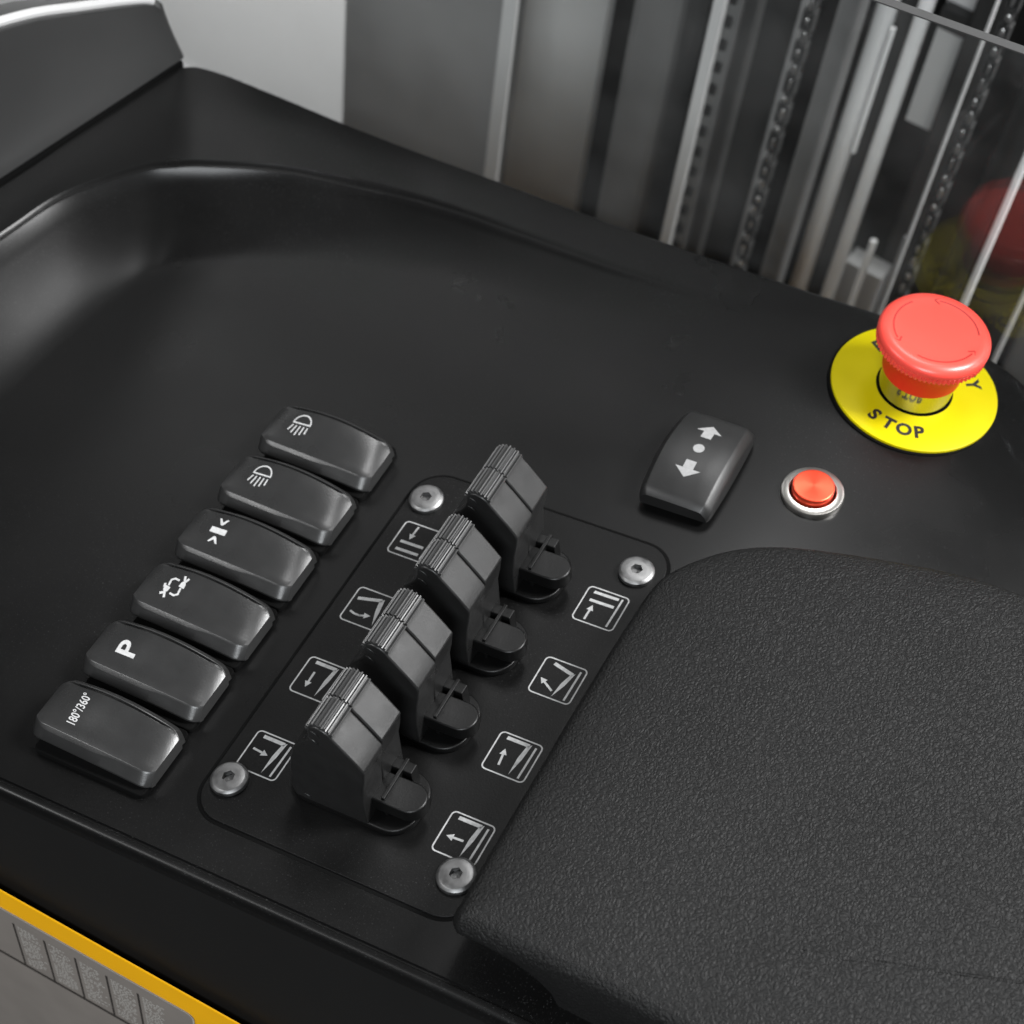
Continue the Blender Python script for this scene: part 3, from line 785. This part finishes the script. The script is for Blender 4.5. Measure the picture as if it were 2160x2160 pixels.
mc, o = mthing('mast_channel', -27, 22, 'wide grey mast channel with flat outer plate, pale flange edge and shaded web', 'mast channel')
obj('outer_plate', MB(-36.1, -24.72, 21, 21.6, H0, H1, o), M_STEELG, mc, smooth=False)
obj('flange_edge', MB(-24.62, -23.80, 19, 19.25, H0, H1, o), M_EDGE, mc, smooth=False)
bm = bmesh.new(); sec = []
for k in range(13):
    a = math.pi * (1.0 - .62 * k / 12); sec.append((-22.9 + (-1.0 + 0) + 0, 0))
sec = [(-29.6, 22.5), (-28.6, 25.2), (-27.4, 26.6), (-26.0, 27.2), (-24.2, 27.2), (-22.6, 27.0), (-22.3, 26.8), (-22.3, 27.5), (-29.6, 27.5)]
prism(bm, sec, H0, H1, lambda a, b, h: MF(a, h, b) - o); obj('web', bm, M_STEELM, mc, angle=60)
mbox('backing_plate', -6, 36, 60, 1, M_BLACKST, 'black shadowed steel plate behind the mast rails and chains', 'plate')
mbox('mast_rail', -18.2, 24, 3.0, 4, M_STEELK, 'grey mast rail between the wide channel and the notched rail', 'rail', 'rails of the lift mast', bev=.5)
nr, o = mthing('notched_rail', -13.7, 22, 'narrow pale mast rail with a row of dark notches', 'rail', 'rails of the lift mast')
obj('rail_web', MB(-14.35, -13.05, 22.6, 26, H0, H1, o), M_STEELK, nr, smooth=False)
obj('rail_lip', MB(-14.33, -13.75, 22.0, 22.5, H0, H1, o), M_STEELM, nr, smooth=False)
bm = bmesh.new(); h = -45
while h < 30:
    for v in box(bm, -13.72, -13.36, 22.45, 22.62, h, h + .62): v.co = MF(v.co.x, v.co.z, v.co.y) - o
    h += 1.45
obj('notch_row', bm, M_BLACKST, nr, smooth=False)
mbox('mast_rail', -12.3, 26, 2.6, 3, M_STEELD, 'dark grey mast rail between the notched rail and the first chain', 'rail', 'rails of the lift mast', bev=.3)
mbox('mast_rail', -10.05, 23, .30, 2, M_STEELG, 'thin grey mast rail edge just left of the first chain', 'rail', 'rails of the lift mast')
mbox('mast_rail', -8.1, 24, 1.25, 1.2, M_STEELK, 'grey mast rail between the first chain and the bright rods', 'rail', 'rails of the lift mast', bev=.2)
def chain(s, d, label, w):
    t, o = mthing('lift_chain', s, d, label, 'chain', 'leaf chains of the lift mast')
    bm = bmesh.new(); b2 = bmesh.new(); h = -42; k = 0
    while h < 34:
        ww = w * (.5 if k % 2 else .34)
        P = []
        for i in range(20):
            a = 2 * math.pi * i / 20; P.append((ww * .55 * math.cos(a), .62 * math.sin(a)))
        for sg in ((-1, 1) if k % 2 else (-.45, .45)):
            for v in box(bm, s + sg * w * .42 - w * .09, s + sg * w * .42 + w * .09, d - .28, d + .28, h - .62, h + .62): v.co = MF(v.co.x, v.co.z, v.co.y) - o
        for v in box(bm, s - w * .2, s + w * .2, d - .17, d + .25, h - .42, h + .42): v.co = MF(v.co.x, v.co.z, v.co.y) - o
        # pin with rounded end, catching the light
        rings = []
        for q in range(5):
            a = math.pi * q / 4
            rings.append((-.14 * math.cos(a), .16 * math.sin(a)))
        bmesh.ops.create_uvsphere(b2, u_segments=12, v_segments=8, radius=.5, matrix=Matrix.Translation(MF(s + .04 * math.sin(k * 2.3), h, d - .24) - o) @ MAST @ Matrix.Diagonal((w * (.42 + .12 * math.sin(k * 5.1)), .2, .62 + .2 * math.sin(k * 3.7), 1)))
        h += .98; k += 1
    obj('link_plates', bm, M_STEELD, t, smooth=False, bevel=.06); obj('pins', b2, M_CHAIN, t)
    return t
chain(-9.26, 22, 'oily lift chain with glinting pins left of the bright rods', .62)
chain(-.2, 22, 'oily lift chain with glinting pins right of the bright rods, behind the screen', .60)
mrod('piston_rod', -7.10, 27, .56, M_ROD, 'thick bright chromed piston rod, left of the bright pair', 'rod', 'bright piston rods of the mast')
mrod('piston_rod', -5.25, 27, .40, M_ROD, 'bright chromed piston rod beside the white cabinet gap', 'rod', 'bright piston rods of the mast')
mrod('piston_rod', 3.31, 20, .19, M_ROD, 'slim bright rod rising behind the red button', 'rod', 'bright piston rods of the mast')
mrod('piston_rod', 5.87, 20, .12, M_EDGE, 'thin dull rod right of the red button', 'rod', 'bright piston rods of the mast')
mrod('guide_rod', -1.35, 24, .09, M_EDGE, 'thin grey guide wire left of the second chain', 'rod')
mrod('guide_rod', -1.9, 26, .12, M_STEELG, 'thin grey guide rod low behind the red button', 'rod', h1=-19)
mrod('guide_rod', -3.5, 26, .20, M_ROD, 'short bright pin rising beside the low grey bracket', 'rod', h1=-20.3)
br = mrod('bracket_rod', -6.28, 26.2, .17, M_ROD, 'short bright rod held between the two piston rods', 'rod', h0=-15.5, h1=-7.3)
mbox('mast_bracket', -6.15, 28, 1.3, 2.0, M_STEELD, 'dark bracket strip between the two piston rods', 'bracket')
mbox('low_bracket', -4.3, 29.5, 2.4, 1.5, M_STEELM, 'low grey bracket plate at the foot of the piston rods', 'bracket', h1=-26.0)
mbox('white_cabinet', -4.9, 33, 1.75, 2, M_WHITE, 'bright white cabinet strip seen through the mast', 'cabinet', h0=-17.6, h1=40)
mbox('cross_bar', -4.85, 32, 1.6, .8, M_STEELD, 'dark crossbar over the bright cabinet strip', 'bar', h0=-10.4, h1=-9.2)
mbox('mast_rail', -3.0, 31, 1.7, 3, M_STEELD, 'dark mast rail right of the white cabinet strip', 'rail', 'rails of the lift mast', bev=.2)
mbox('mast_rail', 8.5, 30, 6.5, 3, M_STEELK, 'broad dark mast rail at the right behind the screen', 'rail', 'rails of the lift mast', bev=.4)
# hose
o = MF(1.6, 0, 27); bm = bmesh.new(); tube(bm, [MF(1.6 + .5 * math.sin(h * .06), h, 27) - o for h in range(-50, 60, 5)], .75, 14)
q = obj('hydraulic_hose', bm, M_HOSE); q.location = o * S; tag(q, 'black rubber hydraulic hose behind the second chain', 'hose')

# ------------------------------------------------------------------ wall far behind
bm = bmesh.new()
for v in box(bm, -330, 180, 110, 114, -170, 280): v.co = MF(v.co.x, v.co.z, v.co.y)
tag(obj('wall', bm, M_WALL, smooth=False), kind='structure')

# ------------------------------------------------------------------ lamps
def area(name, loc, target, sx, sy, power, col=(1, 1, 1)):
    l = bpy.data.lights.new(name, 'AREA'); l.shape = 'RECTANGLE'; l.size = sx * S; l.size_y = sy * S; l.energy = power; l.color = col
    o = bpy.data.objects.new(name, l); COL.objects.link(o); o.location = Vector(loc) * S
    d = (Vector(target) - Vector(loc)).normalized(); o.rotation_euler = d.to_track_quat('-Z', 'Y').to_euler()
    return o
area('hall_light', (118, 60, 112), (8, 15, 0), 45, 45, 54)
area('lever_fill_light', (140, 66, 30), (5, 6, 3), 44, 40, 4.5)  # added low fill to brighten the lever slopes; no doorway stands there
area('overhead_sheen_light', (-104, -82, 155), (0, 15, 0), 90, 14, 13)
area('overhead_sheen_light', (10, 125, 215), (-6, 20, 0), 60, 30, 17)  # added unseen lamp, placed for the sheen on the deck's left slope
area('overhead_sheen_light', (-20, 130, 176), (10, 20, 0), 40, 18, 3.4)  # small unseen lamp added for the deck sheen around the push button
area('front_fill_light', (70, -150, 120), (0, 40, 0), 80, 60, 34, (.93, .97, 1))  # added fill from the viewer's side for the mast and orange face
area('wall_wash_fill', MF(-112, -25, 75), MF(-118, -80, 110), 120, 30, 14)  # added unseen wash that brightens the visible lower wall
area('wall_wash_fill', (-185, 95, 175), (-195, 140, 185), 110, 80, 24)  # added unseen wash; the brightened upper wall reflects in the deck's left
w = bpy.data.worlds.new('World'); scene.world = w; w.use_nodes = True
w.node_tree.nodes['Background'].inputs['Color'].default_value = (1, 1, 1, 1)
w.node_tree.nodes['Background'].inputs['Strength'].default_value = .06

# ------------------------------------------------------------------ camera
cam = bpy.data.cameras.new('camera'); co = bpy.data.objects.new('camera', cam); COL.objects.link(co); scene.camera = co
R = ((.8849, .4590, -.0787), (.3018, -.6938, -.6538), (-.3547, .5549, -.7525))
r0 = Vector(R[0]).normalized(); fw = Vector(R[2]); fw = (fw - r0 * fw.dot(r0)).normalized(); dn = fw.cross(r0)
mw = Matrix((r0, -dn, -fw)).transposed().to_4x4(); mw.translation = Vector((25.108, -21.334, 46.998)) * S
co.matrix_world = mw
cam.sensor_width = 36; cam.lens = 1.76762 * 36; cam.clip_start = .01; cam.clip_end = 50
cam.dof.use_dof = True; cam.dof.focus_distance = .56; cam.dof.aperture_fstop = 16

scene.render.engine = 'CYCLES'
scene.view_settings.view_transform = 'Standard'; scene.view_settings.look = 'None'
scene.view_settings.exposure = 0; scene.view_settings.gamma = 1
